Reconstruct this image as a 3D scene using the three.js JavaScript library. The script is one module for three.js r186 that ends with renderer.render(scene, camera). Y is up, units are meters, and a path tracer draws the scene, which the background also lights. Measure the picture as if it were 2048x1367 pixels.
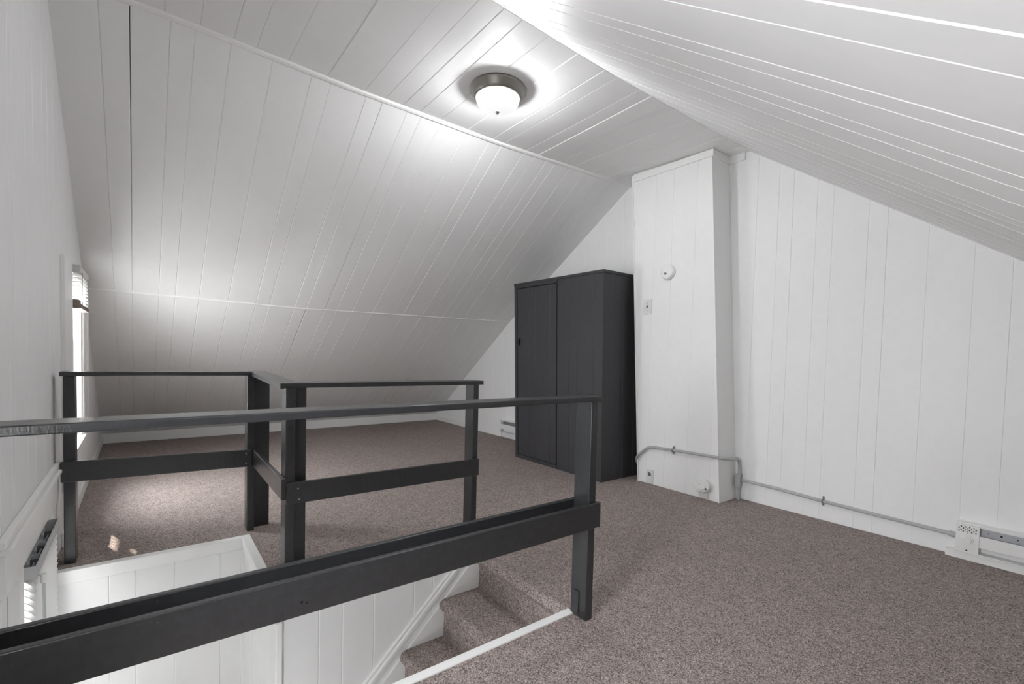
import * as THREE from 'three';
import { RoundedBoxGeometry } from 'three/addons/geometries/RoundedBoxGeometry.js';
import { mergeGeometries } from 'three/addons/utils/BufferGeometryUtils.js';
import { RectAreaLightUniformsLib } from 'three/addons/lights/RectAreaLightUniformsLib.js';
import { Brush, Evaluator, SUBTRACTION } from 'three-bvh-csg';

// ------------------------------------------------------------------ camera, sky, light, exposure
// world: X along the ridge (towards the chimney gable), Y up, -Z towards the far knee wall; metres
RectAreaLightUniformsLib.init();
const renderer = new THREE.WebGLRenderer({ antialias: true });
renderer.toneMapping = THREE.LinearToneMapping;
renderer.toneMappingExposure = 1.12;
renderer.shadowMap.enabled = true;
const scene = new THREE.Scene();
scene.background = new THREE.Color(0.975, 0.985, 1.0);          // bright overcast sky
scene.backgroundIntensity = 8.5;
const camera = new THREE.PerspectiveCamera(2 * Math.atan(683.5 / 941.5) * 180 / Math.PI, 2048 / 1367, 0.02, 60);
camera.position.set(0, 1.08, 0);
camera.quaternion.setFromRotationMatrix(new THREE.Matrix4().makeBasis(
  new THREE.Vector3(0.7928841, 0.0254346, 0.6088414), new THREE.Vector3(0.001703, 0.9990322, -0.0439527), new THREE.Vector3(-0.6093701, 0.0358862, 0.7920734)));
camera.setViewOffset(2048, 1367, 0, -58.4, 2048, 1367);        // lens shifted for straight verticals
scene.add(camera);
const sun = new THREE.DirectionalLight(0xfff4e6, 17);          // reaches the floor only as two small patches
sun.position.set(-3.0, 7.5, -8.8).multiplyScalar(1.5); sun.target.position.set(0, 0, 0);
sun.castShadow = true; sun.shadow.mapSize.set(2048, 2048); sun.shadow.normalBias = 0.02;
Object.assign(sun.shadow.camera, { left: -8, right: 8, top: 8, bottom: -8, near: 1, far: 30 });
scene.add(sun, sun.target);
const DAY = { upper: 46, near: 38, stair: 0.5 };               // daylight of the sky through the three gable windows
const GROUND = 9;                                           // light thrown up by the sunny yard through the upper window's lower sash
const LAMP = 2.45, HALL = 0.6;                                   // ceiling lamp, hall lamp down the stairs

// ------------------------------------------------------------------ helpers
let seed = 7;
const rnd = () => { seed = (seed * 1664525 + 1013904223) >>> 0; return seed / 4294967296; };
const rr = (a, b) => a + (b - a) * rnd();
const V = (x, y, z) => new THREE.Vector3(x, y, z);
const interp = (x, xs, ys) => {
  if (x <= xs[0]) return ys[0];
  for (let i = 1; i < xs.length; i++) if (x <= xs[i]) return ys[i - 1] + (ys[i] - ys[i - 1]) * (x - xs[i - 1]) / (xs[i] - xs[i - 1]);
  return ys[ys.length - 1];
};
function boxUV(g) {                                            // uv in metres from the dominant direction of each face
  if (g.index) g = g.toNonIndexed();
  const p = g.attributes.position, n = p.count, uv = new Float32Array(n * 2), a = V(), b = V(), c = V();
  for (let i = 0; i < n; i += 3) {
    a.fromBufferAttribute(p, i); b.fromBufferAttribute(p, i + 1); c.fromBufferAttribute(p, i + 2);
    const m = b.clone().sub(a).cross(c.clone().sub(a)), ax = Math.abs(m.x), ay = Math.abs(m.y), az = Math.abs(m.z);
    [a, b, c].forEach((q, k) => {
      const [u, v] = ax >= ay && ax >= az ? [q.z, q.y] : ay >= az ? [q.x, q.z] : [q.x, q.y];
      uv[(i + k) * 2] = u; uv[(i + k) * 2 + 1] = v;
    });
  }
  g.setAttribute('uv', new THREE.BufferAttribute(uv, 2));
  return g;
}
const used = {};
function numbered(name) { const n = used[name] = (used[name] ?? -1) + 1; return n ? name + '_' + String(n).padStart(3, '0') : name; }
const bases = new Map();
function mesh(name, geo, mat, parent, at) {                    // geometry in world coordinates; children are moved to their thing's frame
  const list = (Array.isArray(geo) ? geo : [geo]).map((g) => boxUV(g));
  list.forEach((g) => { for (const k of Object.keys(g.attributes)) if (!['position', 'normal', 'uv'].includes(k)) g.deleteAttribute(k); });
  const g = list.length > 1 ? mergeGeometries(list) : list[0];
  const base = parent ? bases.get(parent) : at ?? V(0, 0, 0);
  g.translate(-base.x, -base.y, -base.z);
  const o = new THREE.Mesh(g, mat);
  o.castShadow = o.receiveShadow = true;
  o.name = parent ? name : numbered(name);
  (parent ?? scene).add(o);
  bases.set(o, base.clone());
  if (!parent) o.position.copy(base);
  return o;
}
function struct(name, geo, mat, parent) { const o = mesh(name, geo, mat, parent); if (!parent) o.userData.kind = 'structure'; return o; }
function structGroup(name, x = 0, y = 0, z = 0) { const g = new THREE.Group(); g.name = numbered(name); g.position.set(x, y, z); scene.add(g); bases.set(g, V(x, y, z)); g.userData.kind = 'structure'; return g; }
function thing(name, label, category, x, y, z, group) {
  const g = new THREE.Group(); g.name = numbered(name); g.position.set(x, y, z); scene.add(g); bases.set(g, V(x, y, z));
  g.userData = { label, category }; if (group) g.userData.group = group;
  return g;
}
function tag(o, label, category, group) { Object.assign(o.userData, { label, category }); if (group) o.userData.group = group; return o; }
// box between two corners, edges rounded a little when r > 0
function box(x0, x1, y0, y1, z0, z1, r = 0) {
  const w = Math.abs(x1 - x0), h = Math.abs(y1 - y0), d = Math.abs(z1 - z0);
  const g = r > 0 ? new RoundedBoxGeometry(w, h, d, 1, Math.min(r, w / 2.1, h / 2.1, d / 2.1)) : new THREE.BoxGeometry(w, h, d);
  g.translate((x0 + x1) / 2, (y0 + y1) / 2, (z0 + z1) / 2);
  return g;
}
const warp = (g, f) => { const p = g.attributes.position, v = V(); for (let i = 0; i < p.count; i++) { v.fromBufferAttribute(p, i); f(v); p.setXYZ(i, v.x, v.y, v.z); } g.computeVertexNormals(); return g; };
// a plank (or slab) from a convex 3-D polygon: front face set in by the chamfer c, back at depth t; n0 says which side is the front
function plank(poly, n0, t = 0.012, c = 0.004, lift = 0) {
  const n = V(), L = poly.length;
  for (let i = 0; i < L; i++) { const p = poly[i], q = poly[(i + 1) % L]; n.x += (p.y - q.y) * (p.z + q.z); n.y += (p.z - q.z) * (p.x + q.x); n.z += (p.x - q.x) * (p.y + q.y); }
  n.normalize();
  let P = poly; if (n.dot(n0) < 0) { P = poly.slice().reverse(); n.negate(); }
  const front = [], mid = [], back = [];
  for (let i = 0; i < L; i++) {
    const p = P[i], d1 = P[(i + L - 1) % L].clone().sub(p).normalize(), d2 = P[(i + 1) % L].clone().sub(p).normalize(), s = Math.max(0.2, d1.clone().cross(d2).length());
    front.push(p.clone().addScaledVector(d1, c / s).addScaledVector(d2, c / s).addScaledVector(n, lift));
    mid.push(p.clone().addScaledVector(n, lift - c)); back.push(p.clone().addScaledVector(n, -t));
  }
  const pos = [], tri = (a, b, d) => pos.push(a.x, a.y, a.z, b.x, b.y, b.z, d.x, d.y, d.z);
  for (let i = 1; i < L - 1; i++) { tri(front[0], front[i], front[i + 1]); tri(back[0], back[i + 1], back[i]); }
  for (let i = 0; i < L; i++) {
    const j = (i + 1) % L;
    tri(mid[i], mid[j], front[j]); tri(mid[i], front[j], front[i]);
    tri(back[i], back[j], mid[j]); tri(back[i], mid[j], mid[i]);
  }
  const g = new THREE.BufferGeometry();
  g.setAttribute('position', new THREE.Float32BufferAttribute(pos, 3)); g.computeVertexNormals();
  return g;
}
// 2-D convex clipping of a polygon to the side a*u + b*v <= d
function clip(poly, a, b, d) {
  const out = [];
  poly.forEach((p, i) => {
    const q = poly[(i + 1) % poly.length], fp = a * p[0] + b * p[1] - d, fq = a * q[0] + b * q[1] - d;
    if (fp <= 0) out.push(p);
    if (fp * fq < 0) { const t = fp / (fp - fq); out.push([p[0] + (q[0] - p[0]) * t, p[1] + (q[1] - p[1]) * t]); }
  });
  return out.filter((p, i) => { const q = out[(i + 1) % out.length]; return Math.hypot(p[0] - q[0], p[1] - q[1]) > 1e-5; });
}
const strip = (region, u0, u1) => clip(clip(region, 1, 0, u1), -1, 0, -u0);
const area = (p) => Math.abs(p.reduce((s, a, i) => { const b = p[(i + 1) % p.length]; return s + a[0] * b[1] - b[0] * a[1]; }, 0)) / 2;
// a rail or moulding with the given cross-section polygon, swept along straight pieces
function sweep(profile, path, up) {
  const gs = [];
  for (let i = 0; i < path.length - 1; i++) {
    const a = path[i], b = path[i + 1], d = b.clone().sub(a), s = d.clone().normalize().cross(up).normalize(), L = profile.length, pos = [];
    const at = (o, k) => o.clone().addScaledVector(s, profile[k][0]).addScaledVector(up, profile[k][1]);
    const tri = (p, q, r) => pos.push(p.x, p.y, p.z, q.x, q.y, q.z, r.x, r.y, r.z);
    for (let k = 0; k < L; k++) { const m = (k + 1) % L; tri(at(a, k), at(a, m), at(b, m)); tri(at(a, k), at(b, m), at(b, k)); }
    for (let k = 1; k < L - 1; k++) { tri(at(a, 0), at(a, k + 1), at(a, k)); tri(at(b, 0), at(b, k), at(b, k + 1)); }
    const g = new THREE.BufferGeometry(); g.setAttribute('position', new THREE.Float32BufferAttribute(pos, 3)); g.computeVertexNormals(); gs.push(boxUV(g));
  }
  return gs.length > 1 ? mergeGeometries(gs) : gs[0];
}
const lathe = (pts, seg = 48) => new THREE.LatheGeometry(pts.map(([r, y]) => new THREE.Vector2(r, y)), seg);
const cyl = (a, b, r, seg = 12, r2 = r) => { const d = b.clone().sub(a), g = new THREE.CylinderGeometry(r2, r, d.length(), seg); g.applyQuaternion(new THREE.Quaternion().setFromUnitVectors(V(0, 1, 0), d.clone().normalize())); g.translate((a.x + b.x) / 2, (a.y + b.y) / 2, (a.z + b.z) / 2); return g; };

// ------------------------------------------------------------------ materials
function noiseGrid(n, cells) {                                  // tiling value noise
  const g = new Float32Array(cells * cells).map(() => rnd()), out = new Float32Array(n * n), s = (t) => t * t * (3 - 2 * t);
  for (let y = 0; y < n; y++) for (let x = 0; x < n; x++) {
    const fx = x / n * cells, fy = y / n * cells, x0 = Math.floor(fx), y0 = Math.floor(fy), tx = s(fx - x0), ty = s(fy - y0), x1 = (x0 + 1) % cells, y1 = (y0 + 1) % cells;
    out[y * n + x] = (g[y0 * cells + x0] * (1 - tx) + g[y0 * cells + x1] * tx) * (1 - ty) + (g[y1 * cells + x0] * (1 - tx) + g[y1 * cells + x1] * tx) * ty;
  }
  return out;
}
function tex(n, f, color, rep) {
  const d = new Uint8Array(n * n * 4);
  for (let i = 0; i < n * n; i++) { const c = f(i % n, Math.floor(i / n), i); for (let k = 0; k < 3; k++) d[i * 4 + k] = Math.max(0, Math.min(255, Math.round(Array.isArray(c) ? c[k] : c))); d[i * 4 + 3] = 255; }
  const t = new THREE.DataTexture(d, n, n); t.wrapS = t.wrapT = THREE.RepeatWrapping; t.magFilter = THREE.LinearFilter; t.minFilter = THREE.LinearMipmapLinearFilter; t.generateMipmaps = true;
  if (color) t.colorSpace = THREE.SRGBColorSpace; t.repeat.set(rep, rep); t.needsUpdate = true;
  return t;
}
// painted panelling: rolled white paint, faint orange peel and long ripples
const pA = noiseGrid(512, 128), pB = noiseGrid(512, 24), pC = noiseGrid(512, 6);
const paintBump = tex(512, (x, y, i) => 255 * (0.6 * pA[i] + 0.4 * pB[i]), false, 1.6);
const paintTone = tex(512, (x, y, i) => 255 * (0.985 + 0.007 * pB[i] + 0.004 * pC[i]), true, 1.1);
const white = new THREE.MeshStandardMaterial({ color: 0xf5f5f4, map: paintTone, roughness: 0.5, bumpMap: paintBump, bumpScale: 0.00009 });
const trimWhite = new THREE.MeshStandardMaterial({ color: 0xf3f3f1, roughness: 0.4, bumpMap: paintBump, bumpScale: 0.0001 });
const core = new THREE.MeshStandardMaterial({ color: 0xcfcfcb, roughness: 0.9 });
// charcoal paint on sawn pine: grain along the wood and a few chips
const gA = noiseGrid(512, 160), gB = noiseGrid(512, 40), gC = noiseGrid(512, 200);
const grain = (x, y) => 0.55 * gA[((y >> 4) & 511) * 512 + x] + 0.45 * gB[((y >> 3) & 511) * 512 + x];
const darkBump = tex(512, (x, y, i) => 255 * (0.75 * grain(x, y) + 0.25 * gC[i]), false, 2.2);
const darkTone = tex(512, (x, y, i) => (gC[i] > 0.985 && gB[i] > 0.6 ? [150, 148, 146] : [0, 0, 0].map((_, k) => 46 + [0, 1, 3][k] + 8 * (gB[i] - 0.5) + 5 * (gC[i] - 0.5))), true, 2.2);
const charcoal = new THREE.MeshPhysicalMaterial({ map: darkTone, roughness: 0.28, ior: 1.62, bumpMap: darkBump, bumpScale: 0.0005 });
const wardTone = tex(512, (x, y, i) => [0, 0, 0].map((_, k) => 57 + [0, -1, 2][k] + 6 * (gB[i] - 0.5) + 4 * (gC[i] - 0.5)), true, 1.6);
const wardPaint = new THREE.MeshStandardMaterial({ map: wardTone, roughness: 0.55, bumpMap: darkBump, bumpScale: 0.0005 });
const blackMetal = new THREE.MeshStandardMaterial({ color: 0x0c0c0d, roughness: 0.45, metalness: 0.4 });
// cut-pile twist carpet
const NC = 1024, cA = noiseGrid(NC, 256), cB = noiseGrid(NC, 128), cC = noiseGrid(NC, 40), cD = noiseGrid(NC, 9), cE = noiseGrid(NC, 512);
const ridge = (v) => Math.min(1, Math.abs(v - 0.5) * 5.5);      // dark gaps curl between the yarns
const pile = (i) => 0.3 * ridge(cB[i]) + 0.22 * ridge(cA[i]) + 0.26 * cA[i] + 0.22 * cE[i];
const pileMean = cA.reduce((t, _, i) => t + pile(i), 0) / cA.length;
const carpetTone = tex(NC, (x, y, i) => { const p = pile(i) - pileMean, m = 1 + 1.4 * p + 0.08 * (cC[i] - 0.5) + 0.03 * (cD[i] - 0.5), s = cB[(i * 7) % (NC * NC)] - 0.5; return [153 * m + 7 * s, 141 * m, 136 * m - 6 * s]; }, true, 1.5);
const carpetBump = tex(NC, (x, y, i) => 255 * pile(i), false, 1.5);
const carpetMat = new THREE.MeshStandardMaterial({ map: carpetTone, roughness: 1, bumpMap: carpetBump, bumpScale: 0.004 });
const conduitGrey = new THREE.MeshStandardMaterial({ color: 0xb4b5b5, roughness: 0.42, bumpMap: paintBump, bumpScale: 0.0003 });
const conduitDark = new THREE.MeshStandardMaterial({ color: 0x808182, roughness: 0.45, metalness: 0.3 });
const enamel = new THREE.MeshStandardMaterial({ color: 0xeeeeec, roughness: 0.35 });
const galvanised = new THREE.MeshStandardMaterial({ color: 0xb4b6ba, roughness: 0.38, metalness: 0.7, bumpMap: paintBump, bumpScale: 0.0003 });
const plastic = new THREE.MeshStandardMaterial({ color: 0xf2f2f0, roughness: 0.38 });
const plate = new THREE.MeshStandardMaterial({ color: 0xe2e2e0, roughness: 0.4 });
const plasticGrey = new THREE.MeshStandardMaterial({ color: 0x6d6e6f, roughness: 0.5 });
const dark = new THREE.MeshStandardMaterial({ color: 0x161616, roughness: 0.7 });
const bronze = new THREE.MeshStandardMaterial({ color: 0x8b8883, roughness: 0.38, metalness: 0.75, bumpMap: paintBump, bumpScale: 0.0002 });
const frosted = new THREE.MeshStandardMaterial({ color: 0xf4f4f2, roughness: 0.35, emissive: 0xfdfdff, emissiveIntensity: 0.6 });
const glass = new THREE.MeshPhysicalMaterial({ color: 0xffffff, roughness: 0.02, transmission: 1, thickness: 0, ior: 1.5 });
const blindWhite = new THREE.MeshStandardMaterial({ color: 0xf4f4f2, roughness: 0.45 });
const headGrey = new THREE.MeshStandardMaterial({ color: 0xc9cacb, roughness: 0.4 });
const cordBrown = new THREE.MeshStandardMaterial({ color: 0x8a7c74, roughness: 0.85 });

// ------------------------------------------------------------------ the attic's surfaces
const XR = 3.65, XL = (z) => -0.369 + 0.0135 * (z + 3.05), TILT = Math.atan(0.0135);
const ZT = -2.949, ZS = -4.813, ZB = -6.70, YB = 0.105, ZE2 = -1.822, ZN = 1.5;
const y1 = (x) => interp(x, [0.1, 0.97, 2.1, 3.65], [2.712, 2.684, 2.676, 2.714]);       // ridge-side edge of the far slope, sagging a little
const ySm = (x) => interp(x, [-0.37, 1.13, 3.65], [1.497, 1.466, 1.495]);
const y2 = (x) => interp(x, [0.2, 1.23, 1.97, 3.65], [2.69, 2.683, 2.664, 2.68]);
const k2 = (x) => interp(x, [1.5, 3.65], [0.742, 0.708]);                               // pitch of the near slope
const s2 = (x, z) => V(x, y2(x) - k2(x) * (z - ZE2), z);
const quadPlank = (a, b, c, d, n, t, ch, lift) => plank([a, b, c, d], n, t, ch, lift);
// outer slabs (rafters and sheathing behind the panelling)
const nS1 = V(0, -0.84, 0.54), nC = V(0, -1, 0), nS2 = V(0, -0.8, -0.59);
const off = (p, n, d) => p.clone().addScaledVector(n, d);
const slab = (pts, n) => plank(pts.map((p) => off(p, n, -0.05)), n, 0.1, 0);
const ceilFar = struct('ceiling_slope_far', [
  slab([V(-0.55, 2.70, ZT), V(3.8, 2.70, ZT), V(3.8, 1.485, ZS), V(-0.55, 1.485, ZS)], nS1), slab([V(-0.55, 1.485, ZS), V(3.8, 1.485, ZS), V(3.8, 0, ZB - 0.14), V(-0.55, 0, ZB - 0.14)], nS1)], core);
const ceilFlat = struct('ceiling', [slab([V(-0.55, 2.70, ZT - 0.1), V(3.8, 2.70, ZT - 0.1), V(3.8, 2.69, ZE2 + 0.1), V(-0.55, 2.69, ZE2 + 0.1)], nC)], core);
const ceilNear = struct('ceiling_slope_near', [slab([V(-0.55, 2.70, ZE2), V(3.8, 2.70, ZE2), V(3.8, 2.70 - 0.708 * (1.8 - ZE2), 1.8), V(-0.55, 2.70 - 0.742 * (1.8 - ZE2), 1.8)], nS2)], core);
// far slope: boards run up the slope; joints measured at the seam batten
const j1 = [-0.219, -0.11, 0.058, 0.167, 0.33, 0.542, 0.759, 0.868, 1.084, 1.189, 1.36, 1.469, 1.625, 1.839, 2.062, 2.18, 2.405, 2.513, 2.667, 2.765, 2.945, 3.133, 3.317, 3.45];
const topX = (x) => interp(x, [-0.219, -0.11, 0.058, 0.167, 0.33, 0.759, 1.36, 1.839, 2.405, 3.133, 3.65], [-0.19, -0.075, 0.084, 0.187, 0.344, 0.752, 1.352, 1.801, 2.337, 3.03, 3.58]);
const botX = (x) => x - interp(x, [-0.3, 0, 1.8, 3.65], [0.03, 0.035, 0.085, 0.085]);
const e1 = [XL(-4) - 0.03, ...j1, XR + 0.02];
for (let i = 0; i < e1.length - 1; i++) {
  const first = i === 0, last = i === e1.length - 2, a = e1[i], b = e1[i + 1];
  const ta = first ? XL(ZT) - 0.03 : topX(a) + (i === 2 ? 0.002 : 0), tb = last ? XR + 0.02 : topX(b) - (i === 1 ? 0.002 : 0), ba = first ? XL(ZB) - 0.03 : botX(a), bb = last ? XR + 0.02 : botX(b);
  const lift = i === 10 ? 0.0025 : rr(0, 0.0012);
  struct('plank', quadPlank(V(ta, y1(ta), ZT), V(tb, y1(tb), ZT), V(b, ySm(b), ZS), V(a, ySm(a), ZS), nS1, 0.012, 0.0037, lift), white, ceilFar);
  const crack = i === 10 ? 0.004 : 0;                            // an open joint just under the batten
  struct('plank', quadPlank(V(a + crack, ySm(a), ZS), V(b, ySm(b), ZS), V(bb, YB, ZB), V(ba, YB, ZB), nS1, 0.012, 0.0037, rr(0, 0.0012)), white, ceilFar);
}
// flat strip of ceiling under the ridge
const jE1 = [-0.2, -0.095, 0.06, 0.206, 0.354, 0.461, 0.622, 0.833, 1.053, 1.186, 1.307, 1.432, 1.587, 1.806, 2.02, 2.129, 2.347, 2.474, 2.602, 2.712, 2.866, 3.076, 3.28, 3.385, 3.54];
const jE2 = [-0.2, -0.095, 0.06, 0.206, 0.354, 0.461, 0.622, 0.833, 1.053, 1.186, 1.305, 1.414, 1.582, 1.787, 1.996, 2.103, 2.303, 2.414, 2.58, 2.665, 2.854, 3.06, 3.265, 3.37, 3.53];
for (let i = 0; i <= jE1.length; i++) {
  const a1 = i ? jE1[i - 1] : XL(ZT) - 0.03, b1 = i < jE1.length ? jE1[i] : XR + 0.02, a2 = i ? jE2[i - 1] : XL(ZE2) - 0.03, b2 = i < jE2.length ? jE2[i] : XR + 0.02;
  const lift = i === 18 ? 0.0035 : rr(0, 0.0012);
  struct('plank', quadPlank(V(a1, y1(a1), ZT), V(b1, y1(b1), ZT), V(b2, y2(b2), ZE2), V(a2, y2(a2), ZE2), nC, 0.012, 0.004, lift), white, ceilFlat);
}
// near slope, over the camera
const j2 = [-0.22, -0.02, 0.08, 0.18, 0.335, 0.435, 0.642, 0.752, 0.976, 1.07, 1.26, 1.37, 1.545, 1.8, 1.905, 2.06, 2.22, 2.32, 2.52, 2.725, 2.83, 3.03, 3.13, 3.285, 3.385, 3.54];
for (let i = 0; i <= j2.length; i++) {
  const a = i ? j2[i - 1] : XL(0) - 0.06, b = i < j2.length ? j2[i] : XR + 0.02;
  struct('plank', quadPlank(s2(a, ZE2), s2(b, ZE2), s2(b, ZN + 0.05), s2(a, ZN + 0.05), nS2, 0.012, 0.0037, rr(0, 0.0012)), white, ceilNear);
}
// chimney gable (right) wall: plumb boards 4, 6 and 8 inches wide
const regionR = [[ZB - 0.02, 0], [ZN, 0], [ZN, 2.68 - 0.708 * (ZN - ZE2)], [ZE2, 2.69], [ZT, 2.72], [ZS, 1.505], [ZB - 0.02, 0.1]];
const toR = (p) => V(XR, p[1], p[0]);
const wallRight = struct('wall_right', plank([[ZB - 0.2, -0.2], [ZN + 0.2, -0.2], [ZN + 0.2, 0.5], [ZE2, 2.85], [ZT, 2.85], [ZB - 0.2, 0.25]].map((p) => V(XR + 0.012, p[1], p[0])), V(-1, 0, 0), 0.12, 0), core);
const jR = [];
{
  const known = [-0.384, -0.535, -0.738, -0.938, -1.039, -1.24, -1.34, -1.495, -1.594, -1.749], pat = [0.1016, 0.1524, 0.1016, 0.2032, 0.2032, 0.1016, 0.2032];
  let z = -0.384, k = 0; while (z < ZN) { z += pat[k++ % 7]; if (z < ZN - 0.03) jR.unshift(z); }
  jR.push(...known); z = -1.749; k = 3; while (z > ZB) { z -= pat[k++ % 7]; if (z > ZB + 0.03) jR.push(z); }
  jR.sort((a, b) => a - b);
}
for (let i = 0; i <= jR.length; i++) {
  const p = strip(regionR, i ? jR[i - 1] : ZB - 0.02, i < jR.length ? jR[i] : ZN);
  if (p.length > 2 && area(p) > 1e-4) struct('plank', plank(p.map(toR), V(-1, 0, 0), 0.012, 0.0026, rr(0, 0.0008)), white, wallRight);
}
// window gable (left) wall, turned a little off square, with three windows
const uL = V(0.0135, 0, 1).normalize(), nL = V(1, 0, -0.0135).normalize();
const toL = (p, d = 0) => V(XL(p[0]), p[1], p[0]).addScaledVector(nL, d);
const boxL = (z0, z1, ya, yb, d0, d1, r = 0) => {              // box standing on the left wall: along it, up it, d out from it
  const g = box(d0, d1, ya, yb, z0, z1, r), c = (z0 + z1) / 2;
  g.translate(0, 0, -c); g.rotateY(TILT); g.translate(XL(c), 0, c);
  return g;
};
const WIN = { upper: [-4.46, -3.82, 0.42, 1.56], stair: [-2.87, -2.25, -0.72, 0.315], near: [-0.95, -0.41, 0.42, 1.5] };
const holes = Object.values(WIN);
{
  const s = new THREE.Shape([[ZB - 0.2, -1.35], [ZN + 0.2, -1.35], [ZN + 0.2, 0.42], [ZE2, 2.85], [ZT, 2.85], [ZB - 0.2, 0.25]].map((p) => new THREE.Vector2(p[0], p[1])));
  holes.forEach(([a, b, c, d]) => s.holes.push(new THREE.Path([[a, c], [a, d], [b, d], [b, c]].map((p) => new THREE.Vector2(...p)))));
  const g = new THREE.ExtrudeGeometry(s, { depth: 0.11, bevelEnabled: false });        // (z, y, depth) -> world
  warp(g, (v) => { const w = toL([v.x, v.y], -0.012 - (0.11 - v.z)); v.copy(w); });
  var wallLeft = struct('wall_left', g, core);
}
const regionL = [[ZB - 0.02, 0], [ZN, 0], [ZN, 0.22], [ZE2, 2.69], [ZT, 2.72], [ZS, 1.505], [ZB - 0.02, 0.1]];
const jL = [-6.5, -6.3, -6.2, -6.0, -5.9, -5.75, -5.64, -5.5, -5.3, -5.1, -5.0, -4.8, -4.7, -4.58, -4.46, -4.18, -3.98, -3.82, -3.66, -3.55, -3.37, -3.19, -3.02, -2.87, -2.64, -2.47, -2.25, -2.19, -2.03, -1.93, -1.73, -1.53, -1.42, -1.22, -1.12, -0.95, -0.75, -0.6, -0.41, -0.2, -0.1, 0.06, 0.26, 0.46, 0.56, 0.76, 0.86, 1.02, 1.22, 1.38];
for (let i = 0; i <= jL.length; i++) {
  const a = i ? jL[i - 1] : ZB - 0.02, b = i < jL.length ? jL[i] : ZN, m = (a + b) / 2;
  let base = regionL; const inWell = m > -3.02 && m < -1.4;
  if (inWell) base = [[ZB, -1.12], [ZN, -1.12], [ZN, 0.22], [ZE2, 2.69], [ZT, 2.72], [ZS, 1.505], [ZB, 0.1]];
  let pieces = [strip(base, a, b)];
  for (const [h0, h1, h2, h3] of holes) if (m > h0 && m < h1) pieces = pieces.flatMap((p) => [clip(p, 0, 1, h2), clip(p, 0, -1, -h3)]);
  for (const p of pieces) if (p.length > 2 && area(p) > 1e-4) struct('plank', plank(p.map((q) => toL(q)), V(1, 0, 0), 0.012, 0.004, rr(0, 0.0006)), white, wallLeft);
}
// low knee wall behind the camera
struct('wall_near', [box(-0.45, XR + 0.1, -0.1, 0.5, ZN, ZN + 0.1)], white);

// ------------------------------------------------------------------ floor, carpet, stairwell
const WX = 0.455, WZ = -3.04, SX = 1.41, SZ = -2.12, NZ = -1.365;       // stairwell outline: B side, far end, top riser, flight's far side, near lip
const FX = 1.448;                                                        // edge of the slab behind the top riser
const wellPath = [[-0.6, WZ], [WX, WZ], [WX, SZ], [FX, SZ], [FX, NZ], [-0.6, NZ]];
const flat = (outer, hole, yTop, depth) => {                            // horizontal slab from (x, z) outlines
  const s = new THREE.Shape(outer.map(([x, z]) => new THREE.Vector2(x, -z)));
  if (hole) s.holes.push(new THREE.Path(hole.map(([x, z]) => new THREE.Vector2(x, -z))));
  const g = new THREE.ExtrudeGeometry(s, { depth, bevelEnabled: false }); g.rotateX(-Math.PI / 2); g.translate(0, yTop - depth, 0);
  return g;
};
const outlineWithWell = (x0) => [[x0, ZB - 0.05], [XR + 0.03, ZB - 0.05], [XR + 0.03, ZN + 0.03], [x0, ZN + 0.03], [x0, NZ], ...wellPath.slice(1, 5).reverse(), [x0, WZ]];
const floorSlab = struct('floor', flat(outlineWithWell(-0.55), null, -0.016, 0.16), core);
const carpet = struct('carpet', flat(outlineWithWell(-0.46), null, 0, 0.015), carpetMat, floorSlab);
carpet.userData.label = 'brown grey cut pile carpet';
// white edge strips round the opening
const lip1 = struct('trim_1', box(XL(WZ) - 0.02, WX, -0.06, 0.004, WZ, WZ + 0.045, 0.003), trimWhite);
struct('trim_2', box(WX - 0.045, WX, -0.06, 0.004, WZ + 0.045, SZ, 0.003), trimWhite);
struct('trim_3', box(WX - 0.045, SX - 0.03, -0.06, 0.004, SZ - 0.03, SZ + 0.02, 0.003), trimWhite);
struct('trim_4', box(XL(NZ) - 0.02, SX + 0.004, -0.1, 0.006, NZ - 0.036, NZ, 0.003), trimWhite);
// well walls
const wellFar = struct('wall_stairwell_far', box(-0.45, WX + 0.05, -1.3, -0.16, WZ - 0.1, WZ + 0.02), core);
{
  const zf = WZ + 0.034, js = [-0.40, -0.163, -0.061, 0.1, 0.307, 0.42];
  for (let i = 0; i < js.length - 1; i++) struct('plank', plank([[js[i], -1.15], [js[i + 1], -1.15], [js[i + 1], -0.06], [js[i], -0.06]].map((p) => V(p[0], p[1], zf)), V(0, 0, 1), 0.014, 0.0035), white, wellFar);
}
const wellSide = struct('wall_stairwell_side', box(WX - 0.02, WX + 0.08, -1.3, -0.16, WZ, SZ + 0.005), core);
{
  const xf = WX - 0.034, js = [WZ + 0.034, -2.83, -2.73, -2.5, -2.3, SZ + 0.02];
  for (let i = 0; i < js.length - 1; i++) struct('plank', plank([[js[i], -1.15], [js[i + 1], -1.15], [js[i + 1], -0.06], [js[i], -0.06]].map((p) => V(xf, p[1], p[0])), V(-1, 0, 0), 0.014, 0.0035), white, wellSide);
}
const ZW = SZ + 0.014;                                                     // face of the flight's far wall
const wellStair = struct('wall_stairwell_flight', box(WX + 0.08, 1.6, -1.3, -0.16, SZ - 0.1, ZW - 0.014), core);
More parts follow.
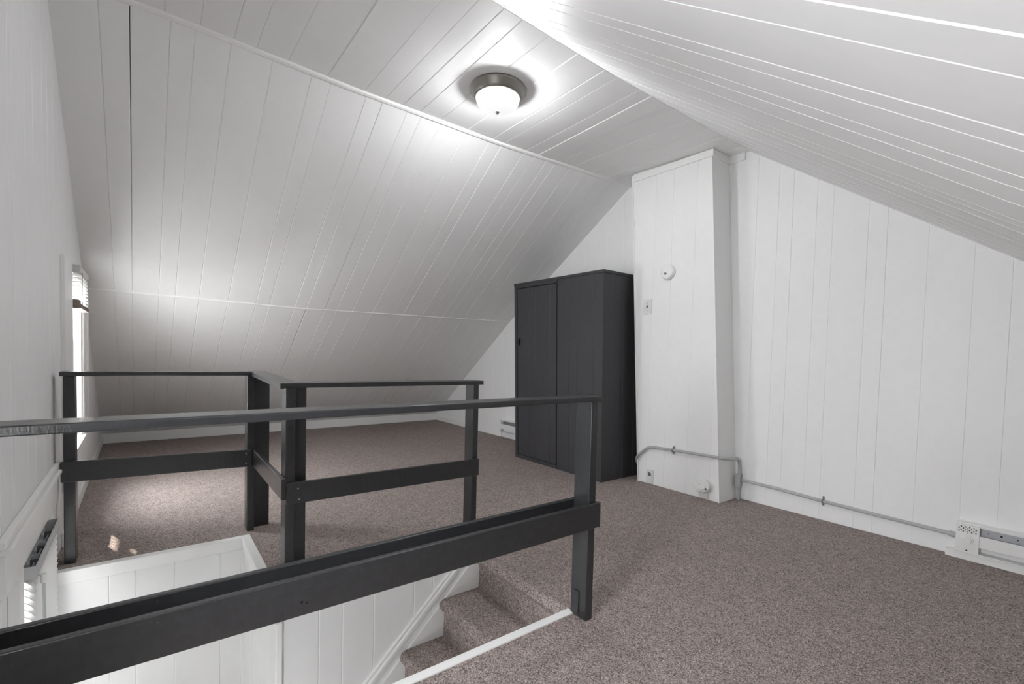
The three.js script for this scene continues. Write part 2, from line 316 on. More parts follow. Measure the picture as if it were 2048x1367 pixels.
{
  const js = [WX - 0.034, 0.587, 0.689, 0.836, 1.042, 1.145, 1.3, 1.42];
  for (let i = 0; i < js.length - 1; i++) struct('plank', plank([[js[i], -1.15], [js[i + 1], -1.15], [js[i + 1], -0.06], [js[i], -0.06]].map((p) => V(p[0], p[1], ZW)), V(0, 0, 1), 0.014, 0.0035), white, wellStair);
  struct('skirt_board', plank([[1.42, 0.0], [0.30, -1.06], [0.30, -1.2], [1.45, -1.2], [1.45, 0.0]].map(([x, y]) => V(x, y - 0.0, ZW + 0.009)), V(0, 0, 1), 0.009, 0.002), trimWhite, wellStair);
  struct('skirt_moulding', sweep([[-0.004, -0.004], [0.018, -0.004], [0.018, 0.012], [0.012, 0.02], [0.012, 0.03], [-0.004, 0.034]].map(([a, b]) => [a, b]), [V(0.3, -0.972, ZW), V(1.345, 0.0 - 0.005, ZW)], V(-0.69, 0.724, 0).normalize()), trimWhite, wellStair);
}
struct('trim_5', box(WX - 0.046, WX - 0.018, -1.15, -0.06, SZ - 0.005, SZ + 0.032, 0.006), trimWhite);   // corner bead
struct('trim_6', box(WX - 0.05, WX - 0.03, -1.15, -0.06, WZ + 0.03, WZ + 0.055, 0.005), trimWhite);
struct('wall_stairwell_near', box(-0.45, 1.6, -1.3, -0.1, NZ - 0.03, NZ + 0.06), white);
struct('wall_stairwell_end', box(1.5, 1.6, -1.3, -0.18, SZ, NZ), white);
struct('floor_landing', box(-0.5, 1.6, -1.3, -1.16, WZ - 0.1, NZ + 0.06), carpetMat);
// carpeted flight going down towards the window gable
const stairs = structGroup('stairs', 1.3, -1.16, -1.75);
for (let i = 0; i <= 5; i++) {
  const nx = 1.392 - 0.2135 * i, ty = -0.194 * i, r = 0.032, rise = i === 5 ? 0.19 : 0.2, b = i ? 0.27 : 0.055, s = new THREE.Shape();
  s.moveTo(nx + b, ty); s.lineTo(nx + r, ty); s.absarc(nx + r, ty - r, r, Math.PI / 2, Math.PI * 1.08, false); s.lineTo(nx + 0.03, ty - 0.075); s.lineTo(nx + 0.028, ty - rise); s.lineTo(nx + b, ty - rise); s.closePath();
  const g = new THREE.ExtrudeGeometry(s, { depth: -(SZ + 0.024) + NZ - 0.037, bevelEnabled: false, curveSegments: 8 }); g.translate(0, 0, SZ + 0.024);
  struct('carpeted_step', g, carpetMat, stairs);
}

// ------------------------------------------------------------------ mouldings of the room
struct('baseboard_far', plank([V(XL(ZB) - 0.02, 0, ZB + 0.012), V(XR, 0, ZB + 0.012), V(XR, 0.108, ZB + 0.012), V(XL(ZB) - 0.02, 0.108, ZB + 0.012)], V(0, 0, 1), 0.03, 0.003), trimWhite);
struct('baseboard_left', boxL(ZB, -3.36, 0, 0.085, 0, 0.014, 0.005), trimWhite);
struct('baseboard_right', box(XR - 0.012, XR, 0, 0.075, ZB, -4.93, 0.003), trimWhite);
{
  const edge = [0, 0.3, 0.6, 0.97, 1.5, 2.1, 2.7, 3.2, XR].map((x) => V(x, y1(x), ZT)); edge.unshift(V(XL(ZT), y1(-0.3), ZT));
  struct('trim_7', sweep([[-0.03, -0.004], [-0.026, -0.014], [-0.006, -0.018], [0.008, -0.012], [0.014, 0.002], [0, 0.012]].map(([a, b]) => [a, b]), edge, V(0, 1, 0)), trimWhite);
  const seam = [XL(ZS), 0.4, 1.13, 1.8, 2.6, XR].map((x) => off(V(x, ySm(x), ZS), nS1, 0.002));
  struct('trim_8', sweep([[-0.011, -0.006], [-0.007, 0.005], [0.007, 0.005], [0.011, -0.006]], seam, nS1), trimWhite);
  const rake = [V(XR - 0.002, 0.108, ZB), V(XR - 0.002, 1.495, ZS), V(XR - 0.002, 2.712, ZT)].map((p) => off(p, nS1, 0.004));
  struct('trim_9', sweep([[0, -0.01], [-0.014, -0.01], [-0.016, -0.002], [-0.004, 0.014], [0, 0.014]].map(([a, b]) => [-a, b]).reverse(), rake, nS1), trimWhite);
  struct('trim_10', box(XR - 0.016, XR, 2.625, 2.69, -1.985, ZE2 - 0.03, 0.004), trimWhite);
}

// ------------------------------------------------------------------ boxed-in chimney, out of plumb
const XC = 3.40, lean = -0.0645;                                          // the box leans towards the far wall
const chim = struct('chimney_box', plank([[-2.562, 0], [-1.812, 0], [-1.812 + lean * 2.7, 2.7], [-2.562 + lean * 2.7, 2.7]].map((p) => V(XC + 0.012, p[1], p[0])), V(-1, 0, 0), 0.235, 0), white);
{
  const reg = [[-2.562, 0], [-1.812, 0], [-1.812 + lean * 2.685, 2.685], [-2.562 + lean * 2.685, 2.685]], js = [-2.9, -2.68, -2.477, -2.308, -2.1, -1.9, -1.7];
  for (let i = 0; i < js.length - 1; i++) { const p = strip(reg, js[i], js[i + 1]); if (p.length > 2) struct('plank', plank(p.map((q) => V(XC, q[1], q[0])), V(-1, 0, 0), 0.012, 0.0022), white, chim); }
  const bead = (z) => sweep([[-0.006, -0.006], [0.006, -0.006], [0.006, 0.006], [-0.006, 0.006]], [V(XC - 0.002, 0, z), V(XC - 0.002, 2.68, z + lean * 2.68)], V(0, 0, 1));
  struct('corner_bead', bead(-2.558), trimWhite, chim); struct('corner_bead', bead(-1.818), trimWhite, chim);
  struct('crown_strip', box(XC - 0.014, XC, 2.625, 2.68, -2.735, -1.985, 0.004), trimWhite, chim);
  struct('crown_strip', box(XC - 0.014, XR, 2.625, 2.68, -1.992, -1.97, 0.004), trimWhite, chim);
}

// ------------------------------------------------------------------ windows and blinds in the left wall
function windowIn(n, [z0, z1, ya, yb], casings, grid) {
  const w = structGroup('window_' + n, XL((z0 + z1) / 2), ya, (z0 + z1) / 2), zc = (z0 + z1) / 2, ym = (ya + yb) / 2 + 0.12;
  struct('jamb', [boxL(z0, z0 + 0.016, ya, yb, -0.125, 0.004), boxL(z1 - 0.016, z1, ya, yb, -0.125, 0.004), boxL(z0, z1, yb - 0.016, yb, -0.125, 0.004)], trimWhite, w);
  struct('sill', boxL(z0 - 0.03, z1 + 0.03, ya - 0.004, ya + 0.02, -0.125, 0.03, 0.004), trimWhite, w);
  const sash = (yl, yh, d, b) => {
    const a0 = z0 + 0.018, a1 = z1 - 0.018, f = struct('sash', [boxL(a0, a0 + 0.04, yl, yh, d - 0.03, d, 0.003), boxL(a1 - 0.04, a1, yl, yh, d - 0.03, d, 0.003), boxL(a0, a1, yl, yl + b, d - 0.03, d, 0.003), boxL(a0, a1, yh - 0.04, yh, d - 0.03, d, 0.003)], trimWhite, w);
    struct('pane', boxL(a0 + 0.036, a1 - 0.036, yl + 0.03, yh - 0.036, d - 0.017, d - 0.014), glass, f);
  };
  sash(ya + 0.02, ym + 0.02, -0.045, 0.06); sash(ym - 0.02, yb - 0.016, -0.08, 0.04);
  for (const c of casings) struct('casing', c, trimWhite, w);
  return w;
}
windowIn(1, WIN.upper, [boxL(-3.80, -3.43, 0.28, 1.545, 0, 0.018, 0.003), boxL(-4.66, -4.475, 0.36, 1.585, 0, 0.018, 0.004), boxL(-4.68, -4.66, 0.86, 1.56, 0, 0.03, 0.004), boxL(-4.5, -3.78, 0.32, 0.40, 0, 0.016, 0.003)]);
windowIn(2, WIN.stair, [
  boxL(-3.12, -1.98, 0.32, 0.455, 0, 0.018, 0.003), boxL(-3.14, -1.96, 0.455, 0.475, 0, 0.034, 0.005), boxL(-3.15, -1.95, 0.475, 0.50, 0, 0.024, 0.006),
  boxL(-2.24, -2.12, -0.78, 0.32, 0, 0.018, 0.003), boxL(-2.12, -2.095, -0.78, 0.32, 0, 0.03, 0.004), boxL(-3.0, -2.88, -0.78, 0.32, 0, 0.018, 0.003), boxL(-3.0, -2.12, -0.86, -0.78, 0, 0.018, 0.003)]);
windowIn(3, WIN.near, [boxL(-0.39, -0.28, 0.34, 1.55, 0, 0.018, 0.003), boxL(-1.08, -0.97, 0.34, 1.6, 0, 0.018, 0.003), boxL(-1.08, -0.28, 0.30, 0.40, 0, 0.016, 0.003)]);
const AIM = { upper: -0.8, stair: -0.3, near: -0.8 };                           // open sky: the light comes down
for (const [k, [z0, z1, ya, yb]] of Object.entries(WIN)) {                 // daylight outside each window, just beyond the sashes
  const tilt = AIM[k], h = (yb - ya - 0.04) * (k === 'stair' ? 1 : 0.9), l = new THREE.RectAreaLight(0xf9fbff, DAY[k], z1 - z0 - 0.04, h), c = toL([(z0 + z1) / 2, (ya + yb) / 2], -0.122 - Math.abs(Math.sin(tilt)) * h / 2);
  l.position.copy(c); l.name = 'daylight_' + k; scene.add(l);
  l.lookAt(c.clone().addScaledVector(nL, Math.cos(tilt)).add(V(0, Math.sin(tilt), 0)));
}
{
  const [z0, z1, ya, yb] = WIN.upper, l = new THREE.RectAreaLight(0xfbfcff, GROUND, z1 - z0 - 0.04, 0.5), c = toL([(z0 + z1) / 2, ya + 0.29], -0.2);
  l.position.copy(c); l.name = 'daylight_ground'; scene.add(l);
  l.lookAt(c.clone().addScaledVector(nL, Math.cos(0.3)).add(V(0, Math.sin(0.3), 0)));
}
// board awnings outside the windows; the upper one has lost pieces of board, and the sun comes through there
function awning(x, y0, y1, z0, z1, gaps, label) {
  const a = thing('awning', label, 'awning', x, y0, (z0 + z1) / 2, 'board awnings outside the gable');
  const bd = (za, zb, yc, yd) => mesh('board', box(x - 0.02, x, yc, yd, za, zb), core, a);
  let y = y0;
  for (const [ga, gb, gz0, gz1] of gaps) { bd(z0, z1, y, ga); bd(z0, gz0, ga, gb); bd(gz1, z1, ga, gb); y = gb; }
  bd(z0, z1, y, y1);
  for (const z of [z0 + 0.05, z1 - 0.1]) mesh('bracket', box(x, -0.53, y1 - 0.05, y1, z, z + 0.04), core, a);
}
awning(-0.83, 1.0, 2.75, -6.2, -4.4, [[1.575, 1.765, -5.62, -5.15], [1.88, 2.06, -5.57, -5.32]], 'board awning with two gaps outside the upper window');
awning(-0.83, -0.1, 1.6, -4.4, -2.9, [], 'closed board awning outside the low stairwell window');
awning(-0.83, 1.1, 2.75, -2.4, -1.1, [], 'closed board awning outside the window nearest the camera');
function slatGeo(z0, z1, y, d0, d1, tilt) {                                 // a bowed slat, tilted about its length
  const N = 5, w = d1 - d0, t = 0.0026, up = [], dn = [];
  for (let i = 0; i <= N; i++) { const f = i / N - 0.5, b = 0.004 * (1 - 4 * f * f); up.push([f * w, b + t / 2]); dn.push([f * w, b - t / 2]); }
  const c = Math.cos(tilt), s = Math.sin(tilt), pr = [...up, ...dn.reverse()].map(([a, b]) => [a * c - b * s, a * s + b * c]);
  const sh = new THREE.Shape(pr.map((p) => new THREE.Vector2(p[0] + (d0 + d1) / 2, p[1] + y)));
  const g = new THREE.ExtrudeGeometry(sh, { depth: z1 - z0, bevelEnabled: false }), zc = (z0 + z1) / 2;
  g.translate(0, 0, -(z1 - z0) / 2); g.rotateY(TILT); g.translate(XL(zc), 0, zc);
  return g;
}
{
  const z0 = -4.40, z1 = -3.815, b = thing('venetian_blind', 'white slatted blind drawn up under its grey headrail in the upper window', 'blind', XL(-4.07), 1.30, -4.07, 'window blinds');
  mesh('headrail', [boxL(z0, z1, 1.503, 1.548, 0.004, 0.05, 0.002)], headGrey, b);
  for (let i = 0; i < 8; i++) mesh('slat', slatGeo(z0, z1, 1.488 - i * 0.0225, 0.004, 0.05, 0.12), blindWhite, b);
  mesh('bottom_rail', boxL(z0, z1, 1.292, 1.318, 0.004, 0.052, 0.004), cordBrown, b).userData.label = 'brownish bottom rail';
  mesh('cord_bundle', [boxL(z1 - 0.03, z1 + 0.012, 1.288, 1.342, 0.008, 0.05, 0.012)], cordBrown, b);
  mesh('cord', boxL(z0 + 0.09, z0 + 0.094, 1.3, 1.51, 0.05, 0.053), cordBrown, b); mesh('cord', boxL(z1 - 0.1, z1 - 0.096, 1.3, 1.51, 0.05, 0.053), cordBrown, b);
}
{
  const z0 = -2.84, z1 = -2.265, b = thing('venetian_blind', 'white slatted blind let down over the low window in the stairwell', 'blind', XL(-2.6), -0.7, -2.6, 'window blinds');
  mesh('headrail', [boxL(z0, z1, 0.262, 0.265, -0.002, 0.045), boxL(z0, z1, 0.262, 0.305, -0.002, 0.001), boxL(z0, z1, 0.262, 0.305, 0.042, 0.045), boxL(z1 - 0.004, z1, 0.262, 0.305, -0.002, 0.045), boxL(z0, z0 + 0.004, 0.262, 0.305, -0.002, 0.045)], headGrey, b);
  mesh('tilt_rod', boxL(z0 + 0.02, z1 - 0.02, 0.278, 0.284, 0.024, 0.03), galvanised, b);
  for (const c of [0.12, 0.3, 0.45]) mesh('drum', boxL(z0 + c - 0.018, z0 + c + 0.018, 0.266, 0.296, 0.014, 0.04, 0.003), plasticGrey, b);
  for (let i = 0; i < 38; i++) mesh('slat', slatGeo(z0, z1, 0.243 - i * 0.0245, 0.002, 0.047, -0.8), blindWhite, b);
  mesh('bottom_rail', boxL(z0, z1, -0.708, -0.688, 0.006, 0.05, 0.004), blindWhite, b);
  const wp = toL([-2.30, 0.25], 0.058);
  mesh('wand', [cyl(wp, wp.clone().add(V(0.004, -0.62, 0)), 0.005, 8), cyl(wp.clone().add(V(-0.012, 0.012, 0)), wp, 0.003, 6)], headGrey, b);
  mesh('wand_hook', cyl(wp.clone().add(V(0, 0.012, 0)), wp.clone().add(V(0, -0.02, 0)), 0.008, 8), plastic, b);
}

// ------------------------------------------------------------------ guard rails round the stairwell
const B = 0.004;
{
  const r = thing('guard_rail', 'charcoal painted guard rail turning two corners round the far side of the stairwell', 'railing', 0.48, 0, -2.6);
  const lin = (g, x0, dy0, x1, dy1) => warp(g, (v) => { v.y += dy0 + (dy1 - dy0) * (v.x - x0) / (x1 - x0); });
  mesh('post', box(-0.334, -0.291, 0, 0.92, -3.19, -3.10, B), charcoal, r);
  mesh('post', box(0.448, 0.486, 0, 0.918, -3.19, -3.10, B), charcoal, r);
  mesh('post', box(0.487, 0.576, 0, 0.918, -3.196, -3.158, B), charcoal, r);
  mesh('post', box(0.494, 0.536, 0, 0.90, -2.43, -2.34, B), charcoal, r);
  mesh('post', box(0.537, 0.598, 0, 0.898, -2.435, -2.395, B), charcoal, r);
  mesh('post', box(1.518, 1.556, 0, 0.898, -2.43, -2.34, B), charcoal, r);
  mesh('top_rail', lin(box(-0.345, 0.48, 0.918, 0.94, -3.185, -3.085, B), -0.345, 0.002, 0.48, -0.001), charcoal, r);
  const mitre = (outline, y0, y1) => flat(outline, null, y1, y1 - y0);
  mesh('top_rail', warp(mitre([[0.466, -3.2], [0.558, -3.2], [0.558, -2.432], [0.466, -2.318]], 0.918, 0.94), (v) => { v.y -= 0.02 * (v.z + 3.2) / 0.8; }), charcoal, r);
  mesh('top_rail', lin(mitre([[0.5585, -2.432], [1.572, -2.432], [1.572, -2.318], [0.4665, -2.318]], 0.898, 0.92), 0.474, 0.002, 1.57, -0.002), charcoal, r);
  mesh('low_rail', lin(box(-0.342, 0.474, 0.40, 0.50, -3.10, -3.08, B), -0.342, 0.009, 0.474, -0.013), charcoal, r);
  mesh('low_rail', warp(box(0.474, 0.494, 0.388, 0.486, -3.10, -2.32, B), (v) => { v.y -= 0.004 * (v.z + 3.1) / 0.78; }), charcoal, r);
  mesh('low_rail', lin(box(0.494, 1.556, 0.357, 0.457, -2.34, -2.32, B), 0.494, 0.003, 1.55, -0.003), charcoal, r);
  for (const [x, y] of [[0.44, 0.41], [0.44, 0.465], [0.55, 0.38], [0.545, 0.43]]) mesh('screw', cyl(V(x, y, x < 0.5 ? -3.081 : -2.321), V(x, y, x < 0.5 ? -3.0785 : -2.3185), 0.004, 8), galvanised, r);
}
{
  const r = thing('guard_rail', 'charcoal painted guard rail along the near side of the stairs with two low boards', 'railing', 1.42, 0, -1.33);
  const x0 = XL(-1.3) + 0.003;
  mesh('post', box(1.403, 1.443, 0, 0.902, -1.38, -1.292, B), charcoal, r);
  mesh('post', box(x0, x0 + 0.04, 0, 0.902, -1.38, -1.292, B), charcoal, r);
  mesh('top_rail', box(x0, 1.445, 0.90, 0.921, -1.365, -1.275, B), charcoal, r);
  mesh('low_rail', box(x0, 1.452, 0.388, 0.489, -1.292, -1.271, B), charcoal, r);
  mesh('low_rail', box(x0, 1.448, 0.385, 0.484, -1.401, -1.38, B), charcoal, r);
  mesh('base_plate', box(1.398, 1.403, 0.02, 0.11, -1.36, -1.33, 0.001), charcoal, r);
  for (const [x, y] of [[0.42, 0.44], [1.2, 0.43], [0.8, 0.43]]) mesh('screw', cyl(V(x, y, -1.272), V(x, y, -1.2695), 0.003, 8), charcoal, r);
  mesh('knot_hole', cyl(V(0.31, 0.425, -1.272), V(0.31, 0.425, -1.2702), 0.004, 7), dark, r); mesh('knot_hole', cyl(V(0.322, 0.42, -1.272), V(0.322, 0.42, -1.2703), 0.003, 6), dark, r);
}

// ------------------------------------------------------------------ wardrobe
{
  const w = thing('wardrobe', 'dark charcoal panelled wardrobe standing against the gable wall beside the chimney box', 'wardrobe', 3.35, 0, -3.3);
  // built square in (x, y, s) with s running 0..1 from the far side to the near side, then leaned as it stands
  const zAt = (y, s) => { const f = y / 1.82, a = -3.886 - 0.094 * f, b = -2.694 - 0.044 * f; return a + (b - a) * s; };
  const S = (z) => (z + 3.886) / 1.192;                                     // floor z -> s
  const sq = (g) => warp(g, (v) => { v.z = zAt(v.y, v.z); });
  const bx = (x0, x1, ya, yb, s0, s1) => sq(box(x0, x1, ya, yb, s0, s1));
  mesh('carcass', [bx(3.085, 3.62, 0, 1.80, 0.002, 0.985)], wardPaint, w);
  mesh('top_board', bx(3.062, 3.62, 1.80, 1.824, -0.003, 1.003), wardPaint, w);
  mesh('stile', bx(3.064, 3.085, 0, 1.80, 0, 0.034), wardPaint, w);
  mesh('top_rail', bx(3.064, 3.085, 1.772, 1.80, 0.034, 0.53), wardPaint, w);
  mesh('plinth', bx(3.064, 3.085, 0, 0.035, 0.034, 0.53), wardPaint, w);
  const front = (za, zb, ya, yb, par, x = 3.064, t = 0.02) => {
    const a = S(za), b = S(zb);
    mesh('plank', plank([[a, ya], [b, ya], [b, yb], [a, yb]].map(([s, y]) => V(x, y, zAt(y, s))), V(-1, 0, 0), t, 0.003), wardPaint, par);
  };
  const door = mesh('door', bx(3.078, 3.0845, 0.04, 1.763, 0.044, 0.525), wardPaint, w);
  const jd = [-3.835, -3.655, -3.555, -3.345, -3.26]; for (let i = 0; i < 4; i++) front(jd[i], jd[i + 1], 0.04, 1.762, door, 3.062, 0.016);
  const hp = V(3.062, 1.21, zAt(1.21, S(-3.80)));
  mesh('handle', [box(hp.x - 0.012, hp.x, 1.175, 1.25, hp.z - 0.008, hp.z + 0.008, 0.003), box(hp.x - 0.02, hp.x - 0.008, 1.185, 1.235, hp.z - 0.006, hp.z + 0.006, 0.003)], blackMetal, door);
  const jf = [-3.249, -3.095, -2.99, -2.795, -2.697]; for (let i = 0; i < 4; i++) front(jf[i], jf[i + 1], 0, 1.80, w);
  const side = [3.066, 3.215, 3.335, 3.49, 3.62];
  for (let i = 0; i < 4; i++) mesh('plank', plank([[side[i], 0], [side[i + 1], 0], [side[i + 1], 1.80], [side[i], 1.80]].map(([x, y]) => V(x, y, zAt(y, 1))), V(0, 0, 1), 0.016, 0.003), wardPaint, w);
  mesh('corner_bead', sweep([[-0.006, -0.006], [0.006, -0.006], [0.006, 0.006], [-0.006, 0.006]], [V(3.067, 0, zAt(0, 0.998)), V(3.067, 1.80, zAt(1.8, 0.998))], V(1, 0, 0)), wardPaint, w);
}

// ------------------------------------------------------------------ ceiling lamp
{
  const c = V(1.666, 2.672, -2.375), l = thing('ceiling_lamp', 'flush ceiling lamp with bronze pan and frosted glass bowl, lit', 'lamp', c.x, c.y, c.z);
  const put = (g) => { g.translate(c.x, c.y, c.z); return g; };
  mesh('pan', put(lathe([[0.0, 0.004], [0.166, 0.004], [0.170, -0.004], [0.170, -0.012], [0.164, -0.017], [0.164, -0.021], [0.158, -0.026], [0.152, -0.040], [0.143, -0.052], [0.134, -0.056], [0.128, -0.053], [0.12, -0.03], [0.0, -0.02]], 64)), bronze, l);
  const bowl = []; for (let i = 0; i <= 16; i++) { const a = i / 16 * Math.PI / 2; bowl.push([0.132 * Math.pow(Math.cos(a), 0.85) + 0.0005, -0.05 - 0.083 * Math.pow(Math.sin(a), 0.92)]); }
  mesh('bowl', put(lathe(bowl, 64)), frosted, l);
  mesh('finial', put(lathe([[0.0, -0.128], [0.013, -0.130], [0.013, -0.135], [0.009, -0.139], [0.006, -0.146], [0.0, -0.149]], 24)), bronze, l);
  const p = new THREE.PointLight(0xfbfcff, LAMP, 0, 2); p.position.set(c.x, c.y - 0.079, c.z); p.shadow.radius = 3; p.castShadow = true; p.name = 'lamp_light'; scene.add(p);
}

{ // round hall lamp on the stairwell's near wall, below the floor line
  const c = V(0.05, -0.62, NZ - 0.03), h = thing('hall_lamp', 'round opal glass lamp low on the stairwell wall', 'lamp', c.x, c.y, c.z);
  const put = (g) => { g.rotateX(-Math.PI / 2); g.translate(c.x, c.y, c.z); return g; };
  mesh('wall_plate', put(lathe([[0, 0], [0.085, 0], [0.085, 0.012], [0.07, 0.022], [0, 0.022]], 32)), bronze, h);
  const dome = []; for (let i = 0; i <= 10; i++) { const a = i / 10 * Math.PI / 2; dome.push([0.075 * Math.cos(a) + 0.0004, 0.02 + 0.075 * Math.sin(a)]); }
  mesh('globe', put(lathe(dome, 32)), frosted, h);
  const p = new THREE.PointLight(0xfbfcff, HALL, 0, 2); p.position.set(c.x, c.y, c.z - 0.06); p.shadow.radius = 3; p.castShadow = true; p.name = 'hall_light'; scene.add(p);
}

// ------------------------------------------------------------------ small fittings on the chimney box
{
  const d = thing('smoke_detector', 'round white smoke detector high on the chimney box', 'smoke detector', XC, 1.79, -2.328);
  const put = (g) => { g.rotateZ(Math.PI / 2); g.translate(XC, 1.79, -2.328); return g; };
  mesh('base', put(lathe([[0, 0], [0.064, 0], [0.064, 0.012], [0, 0.012]], 40)), plastic, d);
  mesh('cover', put(lathe([[0.061, 0.012], [0.061, 0.02], [0.056, 0.032], [0.046, 0.036], [0.0, 0.037]], 40)), plastic, d);
  mesh('vent_ring', put(lathe([[0.03, 0.036], [0.034, 0.0385], [0.038, 0.036]], 32)), plastic, d);
  const t = V(XC - 0.037, 1.775, -2.335); mesh('test_button', cyl(t, t.clone().add(V(-0.006, 0, 0)), 0.009, 16), plasticGrey, d);
}
{
  const s = thing('wall_switch', 'white toggle switch plate on the chimney box below the smoke detector', 'switch', XC, 1.515, -2.522);
  mesh('plate', box(XC - 0.009, XC, 1.455, 1.578, -2.562, -2.482, 0.004), plate, s);
  mesh('toggle', box(XC - 0.02, XC - 0.007, 1.508, 1.53, -2.527, -2.517, 0.002), plasticGrey, s);
  for (const y of [1.548, 1.486]) mesh('screw', cyl(V(XC - 0.008, y, -2.522), V(XC - 0.0102, y, -2.522), 0.003, 8), plasticGrey, s);
}
function outlet(z, y0, label) {
  const o = thing('wall_outlet', label, 'outlet', XC, y0, z, 'outlets low on the chimney box');
  mesh('plate', box(XC - 0.008, XC, y0, y0 + 0.118, z - 0.036, z + 0.036, 0.004), plate, o);
  for (const dy of [0.038, 0.08]) {
    const f = mesh('socket', cyl(V(XC - 0.006, y0 + dy, z), V(XC - 0.0105, y0 + dy, z), 0.0165, 20), dy > 0.05 && z < -2.2 ? plasticGrey : plastic, o);
    for (const g of [box(XC - 0.0112, XC - 0.010, y0 + dy - 0.002, y0 + dy + 0.008, z - 0.008, z - 0.006), box(XC - 0.0112, XC - 0.010, y0 + dy - 0.002, y0 + dy + 0.007, z + 0.006, z + 0.008), cyl(V(XC - 0.010, y0 + dy - 0.008, z), V(XC - 0.0112, y0 + dy - 0.008, z), 0.0028, 8)]) mesh('slot', g, dark, f);
  }
}
outlet(-2.44, 0.004, 'white double outlet beside the wardrobe end of the chimney box');
outlet(-1.94, 0.006, 'white double outlet behind the oval plug-in alarm');
{
  const a = thing('plug_in_alarm', 'oval white plug-in gas alarm on the outlet near the chimney corner', 'alarm', XC - 0.012, 0.108, -1.945);
  const oval = (rx, ry, d, x0) => { const s = new THREE.Shape(); s.absellipse(0, 0, rx, ry, 0, Math.PI * 2); const g = new THREE.ExtrudeGeometry(s, { depth: d, bevelEnabled: true, bevelSize: 0.006, bevelThickness: 0.007, bevelSegments: 3, curveSegments: 32 }); g.rotateY(-Math.PI / 2); g.translate(x0, 0.108, -1.945); return g; };
  mesh('body', oval(0.06, 0.043, 0.018, XC - 0.016), plastic, a);
  mesh('face', oval(0.032, 0.028, 0.003, XC - 0.038), plastic, a);
  mesh('button', cyl(V(XC - 0.04, 0.09, -1.905), V(XC - 0.046, 0.09, -1.905), 0.008, 16), plasticGrey, a);
  mesh('indicator', [cyl(V(XC - 0.047, 0.12, -1.955), V(XC - 0.0495, 0.12, -1.955), 0.003, 8)], dark, a);
}
// ------------------------------------------------------------------ conduit
{
  const tube = (pts, r = 0.0115) => new THREE.TubeGeometry(new THREE.CatmullRomCurve3(pts, false, 'centripetal'), 64, r, 12);
  const c = thing('conduit', 'grey painted conduit wrapping the chimney box and running along the gable wall to the heater', 'conduit', 3.5, 0, -1.8);
  const x = XC - 0.02;
  mesh('bent_pipe', tube([V(3.5, 0.10, -2.60), V(3.44, 0.14, -2.600), V(3.40, 0.185, -2.587), V(x, 0.225, -2.555), V(x, 0.27, -2.51), V(x, 0.309, -2.46), V(x, 0.322, -2.42), V(x, 0.326, -2.36), V(x, 0.334, -2.2), V(x, 0.341, -2.0), V(x, 0.344, -1.84), V(x + 0.006, 0.343, -1.80), V(3.43, 0.338, -1.788), V(3.53, 0.322, -1.786), V(3.595, 0.315, -1.786), V(3.615, 0.295, -1.785), V(3.62, 0.25, -1.784), V(3.62, 0.18, -1.783)]), conduitGrey, c);
  mesh('coupling', cyl(V(x, 0.3235, -2.40), V(x, 0.3255, -2.375), 0.0135, 14), conduitGrey, c);
  mesh('fitting', [box(3.60, 3.642, 0.10, 0.20, -1.80, -1.766, 0.006), box(3.592, 3.602, 0.095, 0.195, -1.803, -1.763, 0.004)], conduitGrey, c);
  mesh('drop_pipe', tube([V(3.62, 0.12, -1.783), V(3.62, 0.06, -1.783), V(3.62, 0.0, -1.783)]), conduitGrey, c);
  mesh('straight_pipe', tube([V(3.632, 0.153, -1.77), V(3.634, 0.147, -1.5), V(3.634, 0.132, -1.15), V(3.634, 0.118, -0.545)]), conduitGrey, c);
  mesh('connector', cyl(V(3.634, 0.1185, -0.57), V(3.634, 0.1178, -0.545), 0.0165, 14), conduitGrey, c);
  const clipPiece = (px, y, z) => mesh('strap', [box(px - 0.0135, px + 0.016, y - 0.014, y + 0.014, z - 0.005, z + 0.005, 0.002), box(px + 0.006, px + 0.0165, y - 0.032, y + 0.032, z - 0.0055, z + 0.0055, 0.002)], conduitDark, c);
  clipPiece(x, 0.331, -2.215); clipPiece(3.633, 0.135, -1.213);
}
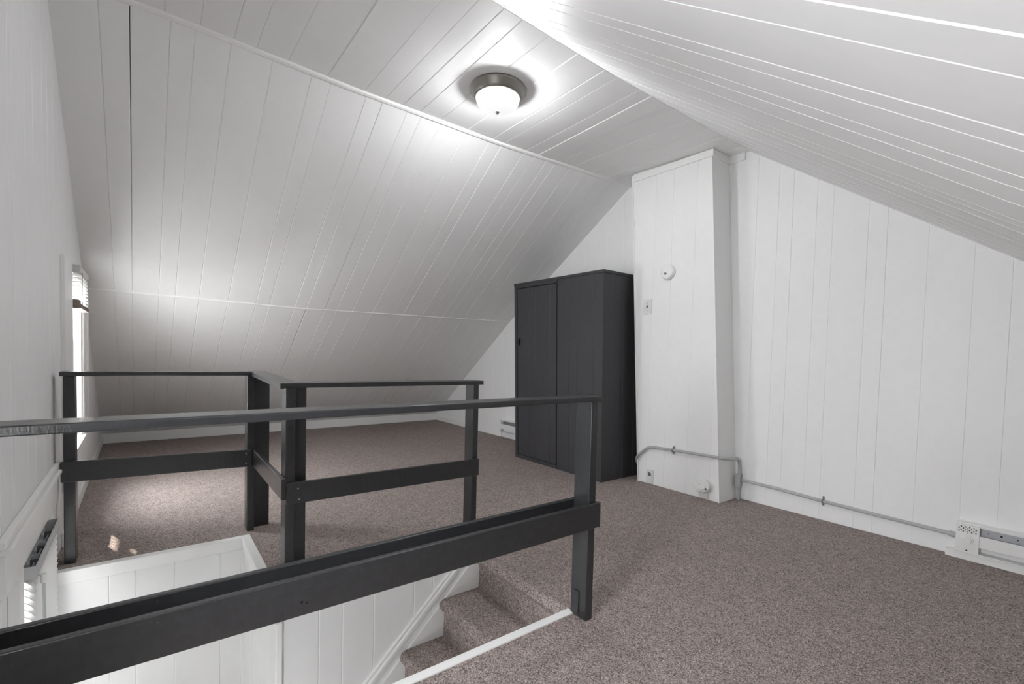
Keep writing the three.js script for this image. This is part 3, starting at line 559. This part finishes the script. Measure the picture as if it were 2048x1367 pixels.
// ------------------------------------------------------------------ baseboard heaters
function heater(z0, z1, y, label, end) {                                   // z0 < z1, thermostat box at the end nearest z0 when end is true
  const h = thing('baseboard_heater', label, 'heater', XR, y, (z0 + z1) / 2, undefined), xf = 3.585, zb = end ? z0 + 0.095 : z0 + 0.03;
  mesh('back_plate', box(3.64, XR, y, y + 0.165, z0, z1), enamel, h);
  mesh('top_hood', [box(3.60, 3.642, y + 0.150, y + 0.162, z0, z1, 0.002), sweep([[0, 0], [0.016, -0.014], [0.016, -0.02], [0, -0.016]].map(([a, b]) => [a, b]), [V(3.602, y + 0.162, z1), V(3.602, y + 0.162, z0)], V(0, 1, 0))], enamel, h);
  mesh('front_panel', box(xf, xf + 0.006, y + 0.042, y + 0.106, zb, z1, 0.002), enamel, h);
  mesh('bottom_lip', box(xf - 0.006, 3.642, y, y + 0.006, z0, z1, 0.002), enamel, h);
  mesh('reflector', [box(3.622, 3.626, y + 0.1, y + 0.15, zb, z1)], galvanised, h);
  mesh('heating_fin', [box(3.60, 3.621, y + 0.045, y + 0.095, zb + 0.02, z1 - 0.02)], galvanised, h);
  [0.03, 0.08, 0.14].forEach((d, i) => mesh('rivet', cyl(V(3.6225, y + 0.122, zb + d), V(3.619, y + 0.122, zb + d), i === 1 ? 0.005 : 0.003, 10), dark, h));
  if (!end) { mesh('end_cap', box(xf, 3.642, y, y + 0.16, z0, zb, 0.002), enamel, h); return; }
  const ev = new Evaluator(); ev.attributes = ['position', 'normal'];
  const strip2 = (g) => { g.deleteAttribute('uv'); return g; };
  let b = new Brush(strip2(box(xf - 0.004, 3.64, y + 0.026, y + 0.155, z0, zb)));
  for (let r = 0; r < 4; r++) for (let k = 0; k < 9; k++) { if ((r + k) % 2) continue; const hz = z0 + 0.0135 + k * 0.0085, hy = y + 0.117 + r * 0.0088; const q = new Brush(strip2(cyl(V(xf - 0.01, hy, hz), V(xf + 0.02, hy, hz), 0.0037, 8))); b.updateMatrixWorld(); q.updateMatrixWorld(); b = ev.evaluate(b, q, SUBTRACTION); }
  mesh('thermostat_box', b.geometry, enamel, h);
  mesh('inner_plate', box(xf + 0.001, xf + 0.003, y + 0.11, y + 0.152, z0 + 0.006, zb - 0.006), dark, h);
  mesh('thermostat_foot', box(xf, 3.64, y, y + 0.026, z0, zb, 0.002), enamel, h);
  const kz = (z0 + zb) / 2, k = mesh('knob', [cyl(V(xf - 0.004, y + 0.074, kz), V(xf - 0.012, y + 0.074, kz), 0.026, 32, 0.025), cyl(V(xf - 0.012, y + 0.074, kz), V(xf - 0.024, y + 0.074, kz), 0.02, 32, 0.0185)], enamel, h);
  mesh('screw', cyl(V(xf - 0.001, y + 0.013, kz), V(xf - 0.003, y + 0.013, kz), 0.004, 10), dark, h); mesh('dial_mark', cyl(V(xf - 0.003, y + 0.107, kz), V(xf - 0.0055, y + 0.107, kz), 0.0018, 8), dark, h);
}
heater(-0.537, 0.7, 0.046, 'white baseboard heater with a round thermostat knob at the end of the grey conduit', true);
heater(-4.90, -4.05, 0.075, 'white baseboard heater half hidden behind the dark wardrobe', false);
struct('baseboard_right', box(3.60, XR, 0, 0.042, -0.58, 0.75, 0.003), trimWhite);

renderer.render(scene, camera);
